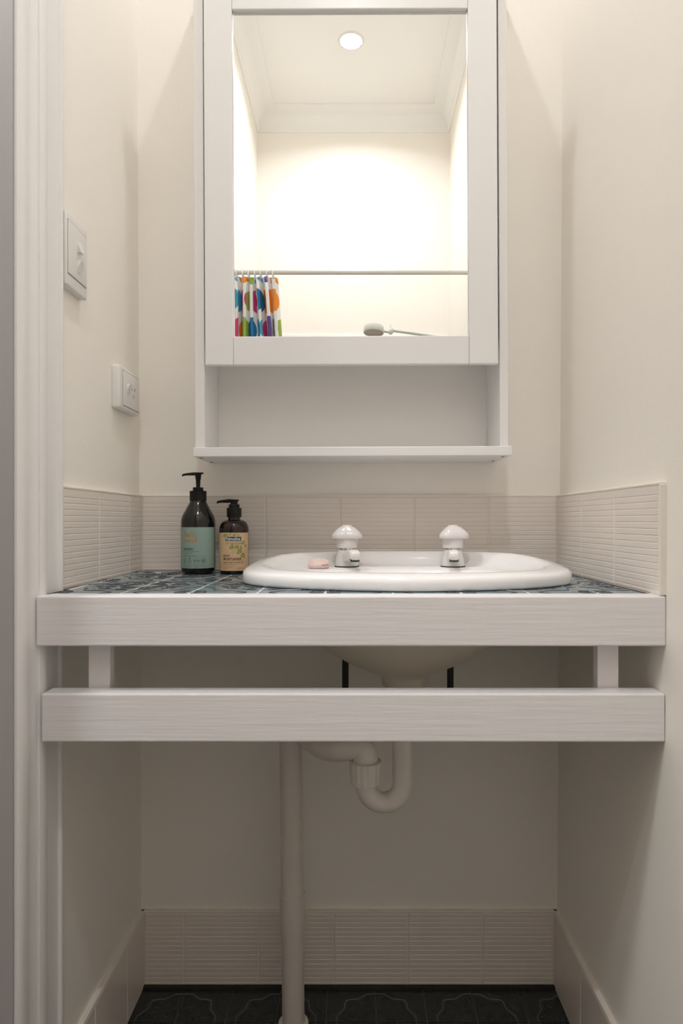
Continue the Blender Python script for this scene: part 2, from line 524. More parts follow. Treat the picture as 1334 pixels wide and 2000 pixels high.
def relief_tile(rect=(0, 1, 0, 1), hole=None, rot=0, org=(0, 0), floor_=False, th=0.007):
    """quarter-pattern tile; local coordinates centred on the tile, top face at z = 0.
    rect: part kept (fractions), hole(x, y): world test for the cut-out"""
    mb = MB()
    c, s = math.cos(rot), math.sin(rot)
    size = P - (0.0022 if floor_ else 0.0030)
    def loc(u, v):
        x, y = (u - 0.5) * size, (v - 0.5) * size
        return (x * c - y * s, x * s + y * c)
    inrect = lambda u, v: rect[0] - 1e-6 <= u <= rect[1] + 1e-6 and rect[2] - 1e-6 <= v <= rect[3] + 1e-6
    ishole = lambda p: hole is not None and hole(p[0] + org[0], p[1] + org[1])
    e = 0.02
    if hole is None:
        u0, u1, v0, v1 = rect
        top = [(u0 + e, v0 + e), (u1 - e, v0 + e), (u1 - e, v1 - e), (u0 + e, v1 - e)]
        out = [(u0, v0), (u1, v0), (u1, v1), (u0, v1)]
        tp = [(*loc(*q), 0) for q in top]
        op = [(*loc(*q), -0.0005) for q in out]
        bp = [(*loc(*q), -th) for q in out]
        mb.face(tp)
        mb.grid([bp, op, tp], closed=True)
        mb.face(bp[::-1])
    else:
        n = 16
        for i in range(n):
            for j in range(n):
                q = [(i / n, j / n), ((i + 1) / n, j / n), ((i + 1) / n, (j + 1) / n), (i / n, (j + 1) / n)]
                cu, cv = (i + 0.5) / n, (j + 0.5) / n
                if not inrect(cu, cv) or ishole(loc(cu, cv)): continue
                pts = [loc(*p) for p in q]
                mb.face([(*p, 0) for p in pts])
                mb.face([(*p, -th) for p in pts[::-1]])
                for (di, dj, a, b) in ((0, -1, 0, 1), (1, 0, 1, 2), (0, 1, 2, 3), (-1, 0, 3, 0)):
                    nu, nv = cu + di / n, cv + dj / n
                    if not inrect(nu, nv) or not (0 < nu < 1 and 0 < nv < 1) or ishole(loc(nu, nv)):
                        mb.face([(*pts[a], -th), (*pts[b], -th), (*pts[b], 0), (*pts[a], 0)])
    def strip_(pl, wd, h, mi):
        for k in range(len(pl) - 1):
            a, b = pl[k], pl[k + 1]
            if not (inrect(*a) and inrect(*b)) or max(*a, *b) > 1 or min(*a, *b) < 0: continue
            A, B = Vector(loc(*a)), Vector(loc(*b))
            if hole is not None and (ishole(A) or ishole(B)): continue
            t = (B - A)
            if t.length < 1e-6: continue
            t.normalize()
            nrm = Vector((-t.y, t.x))
            A = A - t * wd * 0.25
            B = B + t * wd * 0.25
            ring = []
            for o_, z in ((-wd / 2, -0.0002), (-wd * 0.28, h), (wd * 0.28, h), (wd / 2, -0.0002)):
                ring.append(((A.x + nrm.x * o_, A.y + nrm.y * o_, z), (B.x + nrm.x * o_, B.y + nrm.y * o_, z)))
            for m_ in range(3):
                mb.face([ring[m_][0], ring[m_][1], ring[m_ + 1][1], ring[m_ + 1][0]], mi)
    for r in RIDGE: strip_(r, 0.0026, 0.0008, 1)
    for l in LINES: strip_(l, 0.0017, 0.0006, 2)
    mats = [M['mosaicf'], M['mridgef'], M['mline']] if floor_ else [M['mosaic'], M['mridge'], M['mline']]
    me = mb.mesh('relief_tile', mats)
    return me

RT = {}
def put_relief(parent, name, cx, cy, z, ic, ir, xlim, ylim, floor_, hole=None):
    """one tile centred at (cx, cy); ic / ir choose which quarter of the four-tile motif it is"""
    rot = {(0, 0): 0, (1, 0): PI / 2, (1, 1): PI, (0, 1): -PI / 2}[(ic % 2, ir % 2)]
    lo = [max(0, (xlim[0] - (cx - P / 2)) / P), min(1, (xlim[1] - (cx - P / 2)) / P)]
    hi = [max(0, (ylim[0] - (cy - P / 2)) / P), min(1, (ylim[1] - (cy - P / 2)) / P)]
    if lo[1] - lo[0] < 0.06 or hi[1] - hi[0] < 0.06: return
    # rect in the tile's own rotated frame
    cs = [(u - 0.5, v - 0.5) for u in lo for v in hi]
    c, s = math.cos(-rot), math.sin(-rot)
    rs = [(a * c - b * s + 0.5, a * s + b * c + 0.5) for a, b in cs]
    rect = (min(r[0] for r in rs), max(r[0] for r in rs), min(r[1] for r in rs), max(r[1] for r in rs))
    hl = hole
    if hole is not None:
        hits = [hole(cx + (a - 0.5) * P, cy + (b - 0.5) * P) for a in (0, .25, .5, .75, 1) for b in (0, .25, .5, .75, 1)]
        if all(hits): return
        if not any(hits): hl = None
    if hl is None:
        k = (tuple(round(r, 3) for r in rect), floor_)
        if k not in RT: RT[k] = relief_tile(rect, floor_=floor_)
        inst(name, RT[k], parent, Vector((cx, cy, z)), rot)
    else:
        inst(name, relief_tile(rect, hl, rot, (cx, cy), floor_), parent, Vector((cx, cy, z)), 0)

# floor: grout lines from the photograph, back row starts at the skirting
fx0 = (733 - VX) * 1.305 / F - 6 * P
for c in range(11):
    for r in range(21):
        cx, cy = fx0 + (c + 0.5) * P, 1.222 + P / 2 - r * P
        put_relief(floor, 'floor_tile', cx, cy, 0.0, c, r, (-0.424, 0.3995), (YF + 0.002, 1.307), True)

# ------------------------------------------------------------------ basin outline (used for the counter cut-out too)
BX, BY = 0.0817, 1.06
def outline(th, sc=1.0):
    c, s = math.cos(th), math.sin(th)
    n = 1.85 if s < 0 else 2.35
    b = 0.143 if s < 0 else 0.226
    x = 0.2635 * math.copysign(abs(c) ** (2 / n), c)
    y = b * math.copysign(abs(s) ** (2 / n), s)
    return BX + x * sc, BY + y * sc
def in_basin(x, y, sc=0.86):
    dx, dy = abs(x - BX) / (0.2635 * sc), (y - BY)
    b, n = (0.143, 1.85) if dy < 0 else (0.226, 2.35)
    return dx ** n + (abs(dy) / (b * sc)) ** n < 1

# ------------------------------------------------------------------ vanity counter
van = thing('vanity_counter', 'tiled vanity counter with white painted front boards in the alcove', 'counter', (-0.006, 1.1, 0.64))
mb = MB()
x0, x1, y0, y1 = -0.432, 0.404, 0.900, 1.3135
nx, ny = 70, 36
zt, zb = CZ - 0.0006, CZ - 0.03
for i in range(nx):
    for j in range(ny):
        xa, xb_ = x0 + (x1 - x0) * i / nx, x0 + (x1 - x0) * (i + 1) / nx
        ya, yb_ = y0 + (y1 - y0) * j / ny, y0 + (y1 - y0) * (j + 1) / ny
        xc, yc = (xa + xb_) / 2, (ya + yb_) / 2
        def keep(xc, yc):
            if not (x0 < xc < x1 and y0 < yc < y1): return False
            if yc < 0.958 and xc < -0.4155: return False
            return not in_basin(xc, yc, 0.88)
        if not keep(xc, yc): continue
        mb.face([(xa, ya, zt), (xb_, ya, zt), (xb_, yb_, zt), (xa, yb_, zt)])
        mb.face([(xa, yb_, zb), (xb_, yb_, zb), (xb_, ya, zb), (xa, ya, zb)])
        sx, sy = xb_ - xa, yb_ - ya
        for nxx, nyy, e in ((xc - sx, yc, ((xa, yb_), (xa, ya))), (xc + sx, yc, ((xb_, ya), (xb_, yb_))), (xc, yc - sy, ((xa, ya), (xb_, ya))), (xc, yc + sy, ((xb_, yb_), (xa, yb_)))):
            if not keep(nxx, nyy):
                mb.face([(*e[0], zb), (*e[1], zb), (*e[1], zt), (*e[0], zt)])
obj('counter_base', mb, M['cgrout'], van)
for c in range(10):
    for r in range(5):
        cx, cy = -0.4186 + (c - 0.5) * P, 0.9165 - P / 2 + r * P
        ylim = (0.9012, 1.3105)
        xl = -0.4275
        if cy - P / 2 < 0.95: xl = -0.4145
        put_relief(van, 'counter_tile', cx, cy, CZ, c, r, (xl, 0.3965), ylim, False, hole=in_basin)
for a in ((-0.4205, -0.4148, 0.872, 0.9575), (-0.4265, -0.4225, 0.9585, 1.31), (0.3968, 0.4015, 0.88, 1.31), (-0.42, 0.3965, 1.3108, 1.3138)):
    mb = MB(); mb.box(*a, CZ - 0.012, CZ - 0.0002)
    obj('perimeter_gap', mb, M['grime'], van)
mb = MB().box(-0.4145, 0.4078, 0.866, 0.900, 0.7655, CZ + 0.0005, bev=0.0022)
mb.v = [(x - 0.006 if x < -0.40 and y < 0.88 else x, y, z) for x, y, z in mb.v]
obj('front_board', mb, M['board'], van)
mb = MB().box(-0.4135, 0.4065, 0.866, 0.899, 0.6395, 0.7032, bev=0.0022)
obj('lower_rail', mb, M['board'], van)
for xa, xb_ in ((-0.3654, -0.336), (0.3304, 0.3592)):
    mb = MB().box(xa, xb_, 0.9005, 0.918, 0.650, CZ - 0.0325, bev=0.001)
    obj('post', mb, M['post'], van)
for sx in (-1, 1):          # wall battens carrying the slab
    xw = -0.4325 if sx < 0 else 0.4065
    mb = MB().box(min(xw, xw - sx * 0.02), max(xw, xw - sx * 0.02), 0.965, 1.32, CZ - 0.0685, CZ - 0.031, bev=0.001)
    obj('wall_batten', mb, M['post'], van)

# ------------------------------------------------------------------ basin
bas = thing('wash_basin', 'white oval ceramic wash basin set into the tiled counter', 'basin', (BX, BY, CZ))
NS = 120
def rimh(y):
    t = max(0, min(1, (y - 0.98) / 0.24))
    return 0.8525 + 0.017 * t * t * (3 - 2 * t)
rows = []
def ring(sc, zf):
    r = []
    for k in range(NS):
        th = 2 * PI * k / NS
        x, y = outline(th, sc)
        r.append((x, y, zf(y, rimh(outline(th)[1]))))
    rows.append(r)
ring(0.90, lambda y, h: CZ + 0.0012)
ring(0.992, lambda y, h: CZ + 0.0012)
ring(1.0, lambda y, h: CZ + 0.004)
ring(1.0, lambda y, h: CZ + (h - CZ) * 0.55)
ring(0.993, lambda y, h: h - 0.0048)
ring(0.975, lambda y, h: h - 0.0016)
ring(0.945, lambda y, h: h + 0.0004)
ring(0.90, lambda y, h: h + 0.0026)
ring(0.86, lambda y, h: h + 0.0035)
ring(0.83, lambda y, h: h + 0.0025 if y < 1.05 else h - 0.001)
def inner(z_):
    return lambda y, h: z_
def mixz(t):
    return lambda y, h: (h + 0.0025) * (1 - t) + 0.8475 * t
ring(0.81, mixz(0.45)); ring(0.79, mixz(0.8)); ring(0.765, mixz(1.0))
BCX, BCY = 0.0767, 1.045
def ell(a, b, z, n=2.2):
    rows.append([(BCX + a * math.copysign(abs(math.cos(2 * PI * k / NS)) ** (2 / n), math.cos(2 * PI * k / NS)),
                  BCY + b * math.copysign(abs(math.sin(2 * PI * k / NS)) ** (2 / n), math.sin(2 * PI * k / NS)), z) for k in range(NS)])
ell(0.186, 0.088, 0.8472); ell(0.182, 0.0855, 0.8455); ell(0.178, 0.083, 0.840); ell(0.170, 0.079, 0.815)
ell(0.152, 0.073, 0.78); ell(0.118, 0.064, 0.74, 2); ell(0.072, 0.05, 0.708, 2); ell(0.03, 0.03, 0.694, 2)
nin = len(rows)
mb = MB()
mb.grid(rows, closed=True)
mb.cap(rows[-1])
basin_top = obj('basin_rim', mb, M['ceramic'], bas, smooth=True, angle=70)
rows = []
ring(0.84, lambda y, h: CZ + 0.0014)
ell(0.192, 0.098, CZ - 0.012); ell(0.184, 0.094, 0.80); ell(0.166, 0.088, 0.765); ell(0.124, 0.074, 0.727, 2); ell(0.09, 0.062, 0.708, 2); ell(0.062, 0.052, 0.697, 2)
ell(0.042, 0.040, 0.690, 2); ell(0.037, 0.037, 0.684, 2); ell(0.035, 0.035, 0.672, 2); ell(0.031, 0.031, 0.668, 2)
mb = MB()
mb.grid(rows, closed=True)
mb.cap(rows[-1])
obj('bowl_underside', mb, M['bisque'], bas, smooth=True, angle=60)
mb = MB().lathe([(0.0, 0.6955), (0.026, 0.6955), (0.028, 0.697), (0.026, 0.698), (0.016, 0.6965), (0.0, 0.696)], BCX, BCY, 32)
obj('waste_grate', mb, M['chrome'], bas, smooth=True)
mb = MB()
mb.lathe([(0.0022, 0), (0.0018, 0.0007), (0, 0.0008)], seg=8, M=Matrix.Translation((px(593, 1135, 0.957).x, 0.9525, 0.8445)) @ Matrix.Rotation(PI * 0.42, 4, 'X'))
obj('chip', mb, M['soapcrack'], bas)

# ------------------------------------------------------------------ pillar taps
def make_tap(tx, ty, label, yaw, hrot):
    z0 = 0.8476
    t = thing('pillar_tap', label, 'tap', (tx, ty, z0), 'pillar taps on the basin')
    mb = MB().lathe([(0.0222, z0), (0.0222, z0 + 0.0018)], tx, ty, 36)
    obj('gasket', mb, M['rubber'], t)
    mb = MB().lathe([(0.0212, z0 + 0.0018), (0.0208, z0 + 0.006), (0.0195, z0 + 0.016), (0.0172, z0 + 0.026), (0.0160, z0 + 0.0295), (0.0135, z0 + 0.031)], tx, ty, 40)
    body = obj('tap_body', mb, M['plastic'], t, smooth=True)
    # spout: rounded square section swept forward and curling down
    mb = MB()
    d = Vector((math.sin(yaw), -math.cos(yaw), 0))
    sd = Vector((math.cos(yaw), math.sin(yaw), 0))
    path = [(0.004, 0.016, 0.013, 0.012), (0.022, 0.0195, 0.0110, 0.0098), (0.045, 0.0235, 0.0100, 0.0085), (0.066, 0.0255, 0.0098, 0.0082), (0.078, 0.0245, 0.0096, 0.0080), (0.0835, 0.0235, 0.0088, 0.0072), (0.0865, 0.0225, 0.0065, 0.0052)]
    rows_ = []
    for dist, hz, hw, hh in path:
        r = []
        for k in range(24):
            a = 2 * PI * k / 24
            ca, sa = math.cos(a), math.sin(a)
            u = hw * math.copysign(abs(ca) ** 0.62, ca)
            v = hh * math.copysign(abs(sa) ** 0.62, sa)
            r.append(Vector((tx, ty, z0 + hz)) + d * dist + sd * u + Vector((0, 0, v)))
        rows_.append(r)
    mb.grid(rows_, closed=True)
    mb.cap(rows_[0]); mb.cap(rows_[-1])
    sp = obj('spout', mb, M['plastic'], t, smooth=True, angle=60)
    mb = MB()
    c = Vector((tx, ty, 0)) + d * 0.0765
    mb.lathe([(0.0078, z0 + 0.0135), (0.0084, z0 + 0.0190)], c.x, c.y, 24)
    obj('nozzle', mb, M['outlet'], sp, smooth=True)
    mb = MB().lathe([(0.0125, z0 + 0.0305), (0.0125, z0 + 0.0345)], tx, ty, 32)
    obj('spindle', mb, M['chrome'], t, smooth=True)
    mb = MB().lathe([(0.0165, z0 + 0.0340), (0.0180, z0 + 0.0345), (0.0186, z0 + 0.0365), (0.0190, z0 + 0.052), (0.0165, z0 + 0.056)], tx, ty, 40)
    obj('collar', mb, M['plastic'], t, smooth=True)
    # three-lobed mushroom handle
    rows_ = []
    for f_, z in ((0.30, 0.0500), (0.72, 0.0512), (0.97, 0.0514), (1.0, 0.0530), (0.985, 0.0580), (0.83, 0.0635), (0.63, 0.0685), (0.47, 0.0720), (0.36, 0.0732), (0.345, 0.0745), (0.30, 0.0754), (0.12, 0.0757)):
        r = []
        for k in range(96):
            a = 2 * PI * k / 96
            lobe = (0.5 + 0.5 * math.cos(3 * (a - hrot))) ** 0.9
            R_ = 0.0225 + 0.0072 * lobe
            rr = f_ * R_ if f_ > 0.4 else f_ * 0.0275
            r.append((tx + rr * math.cos(a), ty + rr * math.sin(a), z0 + z))
        rows_.append(r)
    mb = MB()
    mb.grid(rows_, closed=True)
    mb.cap(rows_[0]); mb.cap(rows_[-1])
    obj('handle', mb, M['acrylic'], t, smooth=True, angle=50)
TD = 1.195
make_tap((677.5 - VX) * TD / F, TD, 'white plastic pillar tap beside the soap, the left of the two taps', math.radians(11), math.radians(-27))
make_tap((884.5 - VX) * TD / F, TD, 'white plastic pillar tap nearer the right wall, without soap beside it', math.radians(-7), math.radians(-18))

# ------------------------------------------------------------------ worn soap
sx, sy, sz = -0.0655, 1.150, 0.8479
sp = thing('soap_bar', 'small worn pale pink soap with a hollow top on the basin ledge', 'soap', (sx, sy, sz))
rows = []
for f_, z in ((0.80, 0.0), (0.95, 0.0015), (1.0, 0.005), (0.98, 0.0095), (0.92, 0.0125), (0.84, 0.0130), (0.74, 0.0112), (0.5, 0.0078), (0.2, 0.0066)):
    rows.append([(sx + f_ * (0.0188 + 0.0010 * math.cos(3 * a)) * math.copysign(abs(math.cos(a)) ** 0.8, math.cos(a)),
                  sy + f_ * 0.0135 * math.copysign(abs(math.sin(a)) ** 0.85, math.sin(a)),
                  sz + z + (0.0036 * math.sin(a) if z > 0.009 else 0)) for a in [2 * PI * k / 40 for k in range(40)]])
mb = MB()
mb.grid(rows, closed=True); mb.cap(rows[0]); mb.cap(rows[-1])
obj('soap_body', mb, M['soap'], sp, smooth=True, angle=70)
mb = MB()
pts = []
for k in range(6):
    a = -PI / 2 + 0.25 + k * 0.19
    pts.append((sx + 0.0190 * math.copysign(abs(math.cos(a)) ** 0.8, math.cos(a)), sy + 0.0136 * math.sin(a), sz + 0.0068))
mb.tube(pts, 0.0006, 6)
obj('crack', mb, M['soapcrack'], sp)

# ------------------------------------------------------------------ text helpers
def text_polys(s, size, bold=0.0, spacing=1.0, xscale=1.0):
    cu = bpy.data.curves.new('tmp_text', 'FONT')
    cu.body = s
    cu.size = size
    cu.offset = bold
    cu.space_character = spacing
    cu.resolution_u = 3
    o = bpy.data.objects.new('tmp_text', cu)
    COL.objects.link(o)
    me = bpy.data.meshes.new_from_object(o)
    vs = [(v.co.x * xscale, v.co.y) for v in me.vertices]
    fs = [tuple(p.vertices) for p in me.polygons]
    bpy.data.objects.remove(o)
    bpy.data.meshes.remove(me)
    bpy.data.curves.remove(cu)
    return vs, fs

class Wrap:
    """flat print on a cylinder standing at (cx, cy), turned to face -Y"""
    def __init__(self, cx, cy, R, turn=0.0):
        self.cx, self.cy, self.R, self.turn = cx, cy, R, turn
    def pt(self, s, z, off):
        a = s / self.R + self.turn
        r = self.R + off
        return (self.cx + r * math.sin(a), self.cy - r * math.cos(a), z)
    def text(self, mb, s, x, z, size, bold=0.0, spacing=1.0, off=0.0005, width=None, xscale=1.0, mi=0):
        vs, fs = text_polys(s, size, bold, spacing, xscale)
        if width:
            mx = max(v[0] for v in vs)
            vs = [(v[0] * width / mx, v[1]) for v in vs]
        n = len(mb.v)
        mb.v += [self.pt(x + a, z + b, off) for a, b in vs]
        for f in fs:
            mb.f.append(tuple(n + i for i in f)); mb.m.append(mi)
    def rect(self, mb, x0, x1, z0, z1, off=0.0004, n=8, mi=0):
        rows = [[self.pt(x0 + (x1 - x0) * k / n, z, off) for k in range(n + 1)] for z in (z0, z1)]
        mb.grid(rows, mi)
    def poly(self, mb, pts, off=0.0005, mi=0):
        mb.face([self.pt(a, b, off) for a, b in pts], mi)
    def line(self, mb, pts, wd, off=0.0005, mi=0):
        for (a, b), (c, d) in zip(pts, pts[1:]):
            L_ = math.hypot(c - a, d - b) or 1e-9
            nx_, nz_ = -(d - b) / L_ * wd / 2, (c - a) / L_ * wd / 2
            self.poly(mb, [(a - nx_, b - nz_), (c - nx_, d - nz_), (c + nx_, d + nz_), (a + nx_, b + nz_)], off, mi)

def label_band(wr, z0, z1, off=0.00025, half=1.45):
    mb = MB()
    n = 48
    rows = [[wr.pt((-half + 2 * half * k / n) * wr.R, z, off) for k in range(n + 1)] for z in (z0, z1)]
    mb.grid(rows)
    return mb

BD = 1.250
S_ = BD / F
bz = lambda y: EYE + (VY - y) * S_
Z0 = CZ + 0.0008
# ------------------------------------------------------------------ tall bottle
bx = (387 - VX) * S_
R1 = 0.0318
b1 = thing('pump_bottle', 'tall black pump bottle with a sage green label, beside the shorter brown bottle', 'bottle', (bx, BD, Z0), 'pump bottles on the counter')
mb = MB().lathe([(0.0, Z0 + 0.002), (0.022, Z0 + 0.001), (0.0265, Z0), (0.0295, Z0 + 0.003), (0.0312, Z0 + 0.009), (R1, Z0 + 0.016), (R1, bz(1026)), (0.0318, bz(1019)), (0.0308, bz(1012)),
                 (0.0283, bz(1005)), (0.0245, bz(998)), (0.0205, bz(990)), (0.0172, bz(984)), (0.0152, bz(979)), (0.0145, bz(977))], bx, BD, 64)
body1 = obj('bottle_body', mb, M['bot1'], b1, smooth=True, angle=50)
mb = MB().lathe([(0.0152, bz(978.5)), (0.0158, bz(978)), (0.0158, bz(960)), (0.0152, bz(959)), (0.0098, bz(959)), (0.0098, bz(952.5)), (0.0092, bz(952)), (0.005, bz(952))], bx, BD, 40)
obj('pump_collar', mb, M['black'], b1, smooth=True, angle=30)
mb = MB().lathe([(0.0037, bz(953)), (0.0041, bz(945)), (0.0044, bz(937)), (0.0052, bz(936)), (0.0052, bz(932)), (0.0058, bz(930)), (0.0058, bz(924.5)), (0.0050, bz(923.2))], bx, BD, 24)
obj('pump_stem', mb, M['black'], b1, smooth=True, angle=30)
def nozzle(parent, cx, zt, L_, drop, back, thick):
    mb = MB()
    rows = []
    for x, zc, hw, hh in ((back, zt - 0.0015, 0.0045, 0.0014), (0.0, zt - 0.0022, 0.0056, 0.0024), (-0.30 * L_, zt - 0.0028, 0.0052, thick), (-0.72 * L_, zt - 0.0030 - drop * 0.2, 0.0042, thick * 0.72),
                          (-0.93 * L_, zt - 0.0032 - drop * 0.5, 0.0036, thick * 0.66), (-L_, zt - 0.0036 - drop, 0.0030, thick * 0.6)):
        r = []
        for k in range(16):
            a = 2 * PI * k / 16
            ca, sa = math.cos(a), math.sin(a)
            r.append((cx + x, BD + hw * math.copysign(abs(ca) ** 0.7, ca), zc + hh * math.copysign(abs(sa) ** 0.7, sa)))
        rows.append(r)
    mb.grid(rows, closed=True); mb.cap(rows[0]); mb.cap(rows[-1])
    return obj('pump_nozzle', mb, M['black'], parent, smooth=True, angle=50)
nozzle(b1, bx, bz(922.8), 0.0300, 0.0026, 0.0095, 0.0031)
w1 = Wrap(bx, BD, R1, turn=0.24)
lab = obj('label', label_band(Wrap(bx, BD, R1), bz(1108), bz(1029.5)), M['lab1'], b1, smooth=True)
mb = MB()
LX = -0.0305
wq = w1
class Fat:
    """high-contrast display lettering: thick stems, hairline arches, slab serifs"""
    def __init__(self, wr, mb, x, z, u):
        self.w, self.mb, self.x, self.z, self.u = wr, mb, x, z, u
    def r(self, x0, x1, z0, z1):
        u = self.u
        self.w.rect(self.mb, self.x + x0 * u, self.x + x1 * u, self.z + z0 * u, self.z + z1 * u, off=0.0006, n=2)
    def ring(self, cx, cz, rx, rz, ix, iz, a0=0.0, a1=2 * PI, n=24):
        u = self.u
        for k in range(n):
            t0, t1 = a0 + (a1 - a0) * k / n, a0 + (a1 - a0) * (k + 1) / n
            q = [(cx + rx * math.cos(t0), cz + rz * math.sin(t0)), (cx + rx * math.cos(t1), cz + rz * math.sin(t1)), (cx + ix * math.cos(t1), cz + iz * math.sin(t1)), (cx + ix * math.cos(t0), cz + iz * math.sin(t0))]
            self.w.poly(self.mb, [(self.x + a * u, self.z + b * u) for a, b in q], 0.0006)
    def quad(self, *pts):
        self.w.poly(self.mb, [(self.x + a * self.u, self.z + b * self.u) for a, b in pts], 0.0006)
f = Fat(wq, mb, LX, bz(1047.0), 0.0094)
f.ring(0.42, 0.5, 0.42, 0.52, 0.17, 0.46)                                               # O
f.r(0.92, 1.15, 0, 0.62); f.r(0.86, 1.21, 0, 0.06); f.r(0.86, 0.95, 0.56, 0.62)          # n
f.ring(1.30, 0.40, 0.28, 0.24, 0.10, 0.18, 0, PI, 10); f.r(1.36, 1.58, 0, 0.40); f.r(1.30, 1.64, 0, 0.06)
f.r(1.74, 1.97, 0, 1.08); f.r(1.68, 2.03, 0, 0.06); f.r(1.68, 1.76, 1.02, 1.08)          # l
f.quad((2.04, 0.62), (2.30, 0.62), (2.55, 0.0), (2.36, -0.04)); f.quad((2.66, 0.62), (2.74, 0.62), (2.42, -0.26), (2.34, -0.26))   # y
f.r(2.00, 2.36, 0.56, 0.62); f.r(2.58, 2.82, 0.56, 0.62); f.ring(2.28, -0.20, 0.11, 0.09, 0.0, 0.0, n=10)
f = Fat(wq, mb, LX, bz(1058.2), 0.0094)
f.ring(0.42, 0.5, 0.42, 0.52, 0.17, 0.46, 0.75, 2 * PI - 0.55); f.r(0.62, 0.86, 0, 0.44); f.r(0.54, 0.94, 0.38, 0.44)   # G
for ox in (1.24, 1.92):
    f.ring(ox, 0.31, 0.31, 0.33, 0.11, 0.28)                                            # o o
f.ring(2.58, 0.31, 0.30, 0.33, 0.10, 0.28); f.r(2.72, 2.95, 0, 1.08); f.r(2.64, 2.76, 1.02, 1.08); f.r(2.72, 3.03, 0, 0.06)   # d
f.ring(3.17, 0.06, 0.05, 0.05, 0.0, 0.0, n=8)
obj('brand_lettering', mb, M['gold'], lab)
mb = MB()
wq.text(mb, 'REFRESH', LX, bz(1073.2), 0.0058, bold=0.00016, spacing=1.15, width=0.0215)
wq.text(mb, 'naturally refreshing blend of', LX, bz(1076.5), 0.0026, width=0.0350)
wq.text(mb, 'lime, mint & sage', LX, bz(1079.5), 0.0026, width=0.0200)
wq.text(mb, 'natural hand wash', LX, bz(1083.6), 0.0024, width=0.0260)
wq.rect(mb, LX, LX + 0.0440, bz(1085.2), bz(1084.8), n=16)
wq.rect(mb, LX, LX + 0.0440, bz(1102.2), bz(1101.8), n=16)
wq.text(mb, 'plant based', LX, bz(1105.6), 0.0022, width=0.0180)
wq.text(mb, '300ml', LX + 0.0240, bz(1105.6), 0.0022, width=0.0080)
wq.text(mb, '10.1 fl oz', LX + 0.0335, bz(1105.6), 0.0022, width=0.0110)
for k in range(5):
    wq.rect(mb, LX, LX + (0.0075, 0.006, 0.008, 0.0065, 0.007)[k], bz(1090 + 2 * k), bz(1089.5 + 2 * k), n=3)
def circ(cx, cz, r, n=20, sx_=1.0):
    return [(cx + r * sx_ * math.cos(2 * PI * k / n), cz + r * math.sin(2 * PI * k / n)) for k in range(n + 1)]
for cx_, r in ((0.0275, 0.0050), (0.0400, 0.0048)):
    wq.line(mb, circ(LX + cx_, bz(1093.5), r), 0.0005)
wq.rect(mb, LX + 0.0225, LX + 0.0325, bz(1094), bz(1093), n=4)
wq.line(mb, circ(LX + 0.0400, bz(1093.5), 0.0038), 0.0003)
wq.poly(mb, [(LX + 0.0380, bz(1094.5)), (LX + 0.0410, bz(1095)), (LX + 0.0418, bz(1093.5)), (LX + 0.0395, bz(1091.5))])
wq.line(mb, circ(LX + 0.0145, bz(1094.2), 0.0045, sx_=0.62), 0.0004)
wq.line(mb, circ(LX + 0.0145, bz(1095.5), 0.0030, sx_=0.62), 0.0004)
wq.poly(mb, [(LX + 0.0135, bz(1090)), (LX + 0.0155, bz(1090)), (LX + 0.0152, bz(1087)), (LX + 0.0138, bz(1087))])
obj('label_print', mb, M['ink'], lab)['kind'] = 'stuff'

# ------------------------------------------------------------------ short bottle
bx2 = (457.3 - VX) * S_
R2 = 0.0276
b2 = thing('pump_bottle', 'short dark brown pump bottle with a peach leaf-print label, next to the basin', 'bottle', (bx2, BD, Z0), 'pump bottles on the counter')
mb = MB().lathe([(0.0, Z0 + 0.002), (0.020, Z0 + 0.001), (0.0245, Z0), (0.0264, Z0 + 0.002), (R2, Z0 + 0.007), (R2, bz(1036)), (0.0274, bz(1031)), (0.0262, bz(1026)), (0.0238, bz(1021)), (0.0200, bz(1017.5)),
                 (0.0150, bz(1015.5)), (0.0116, bz(1014.8)), (0.0112, bz(1009))], bx2, BD, 64)
obj('bottle_body', mb, M['bot2'], b2, smooth=True, angle=50)
mb = MB().lathe([(0.0136, bz(1010.2)), (0.0138, bz(1009.5)), (0.0138, bz(993)), (0.0134, bz(992)), (0.0102, bz(992)), (0.0102, bz(986)), (0.0096, bz(985)), (0.0070, bz(985)), (0.0068, bz(978))], bx2, BD, 40)
obj('pump_collar', mb, M['black'], b2, smooth=True, angle=30)
nozzle(b2, bx2, bz(975.5), 0.0325, 0.0026, 0.0085, 0.0036)
lab = obj('label', label_band(Wrap(bx2, BD, R2), bz(1113), bz(1040)), M['lab2'], b2, smooth=True)
w2 = Wrap(bx2, BD, R2, turn=0.10)
mb = MB()
w2.rect(mb, -0.0148, 0.0155, bz(1055.9), bz(1047.8), n=10)
badge = obj('badge', mb, M['teal'], lab)
mb = MB()
w2.text(mb, 'Palmolive', -0.0139, bz(1054.6), 0.0088, bold=0.0001, width=0.0272, off=0.0007)
obj('brand_lettering', mb, M['white'], lab)
mb = MB()
w2.text(mb, 'BODY', -0.0192, bz(1086.2), 0.0057, bold=0.00014, width=0.0140)
w2.text(mb, 'MOISTURISER', -0.0192, bz(1092.2), 0.0057, bold=0.00014, width=0.0360)
obj('title_lettering', mb, M['inkb'], lab)
mb = MB()
w2.text(mb, 'OIL INFUSIONS', -0.0136, bz(1062.4), 0.0050, width=0.0300)
w2.rect(mb, -0.0192, 0.0205, bz(1094.2), bz(1093.8), n=10)
w2.text(mb, 'Jasmine with Avocado Oil', -0.0192, bz(1098), 0.0034, bold=0.0001, width=0.0390)
w2.text(mb, 'Smooth & Moisturise', -0.0192, bz(1101.5), 0.0026, width=0.0240)
w2.text(mb, '0 Nasty Additives', -0.0196, bz(1106), 0.0026, width=0.0195)
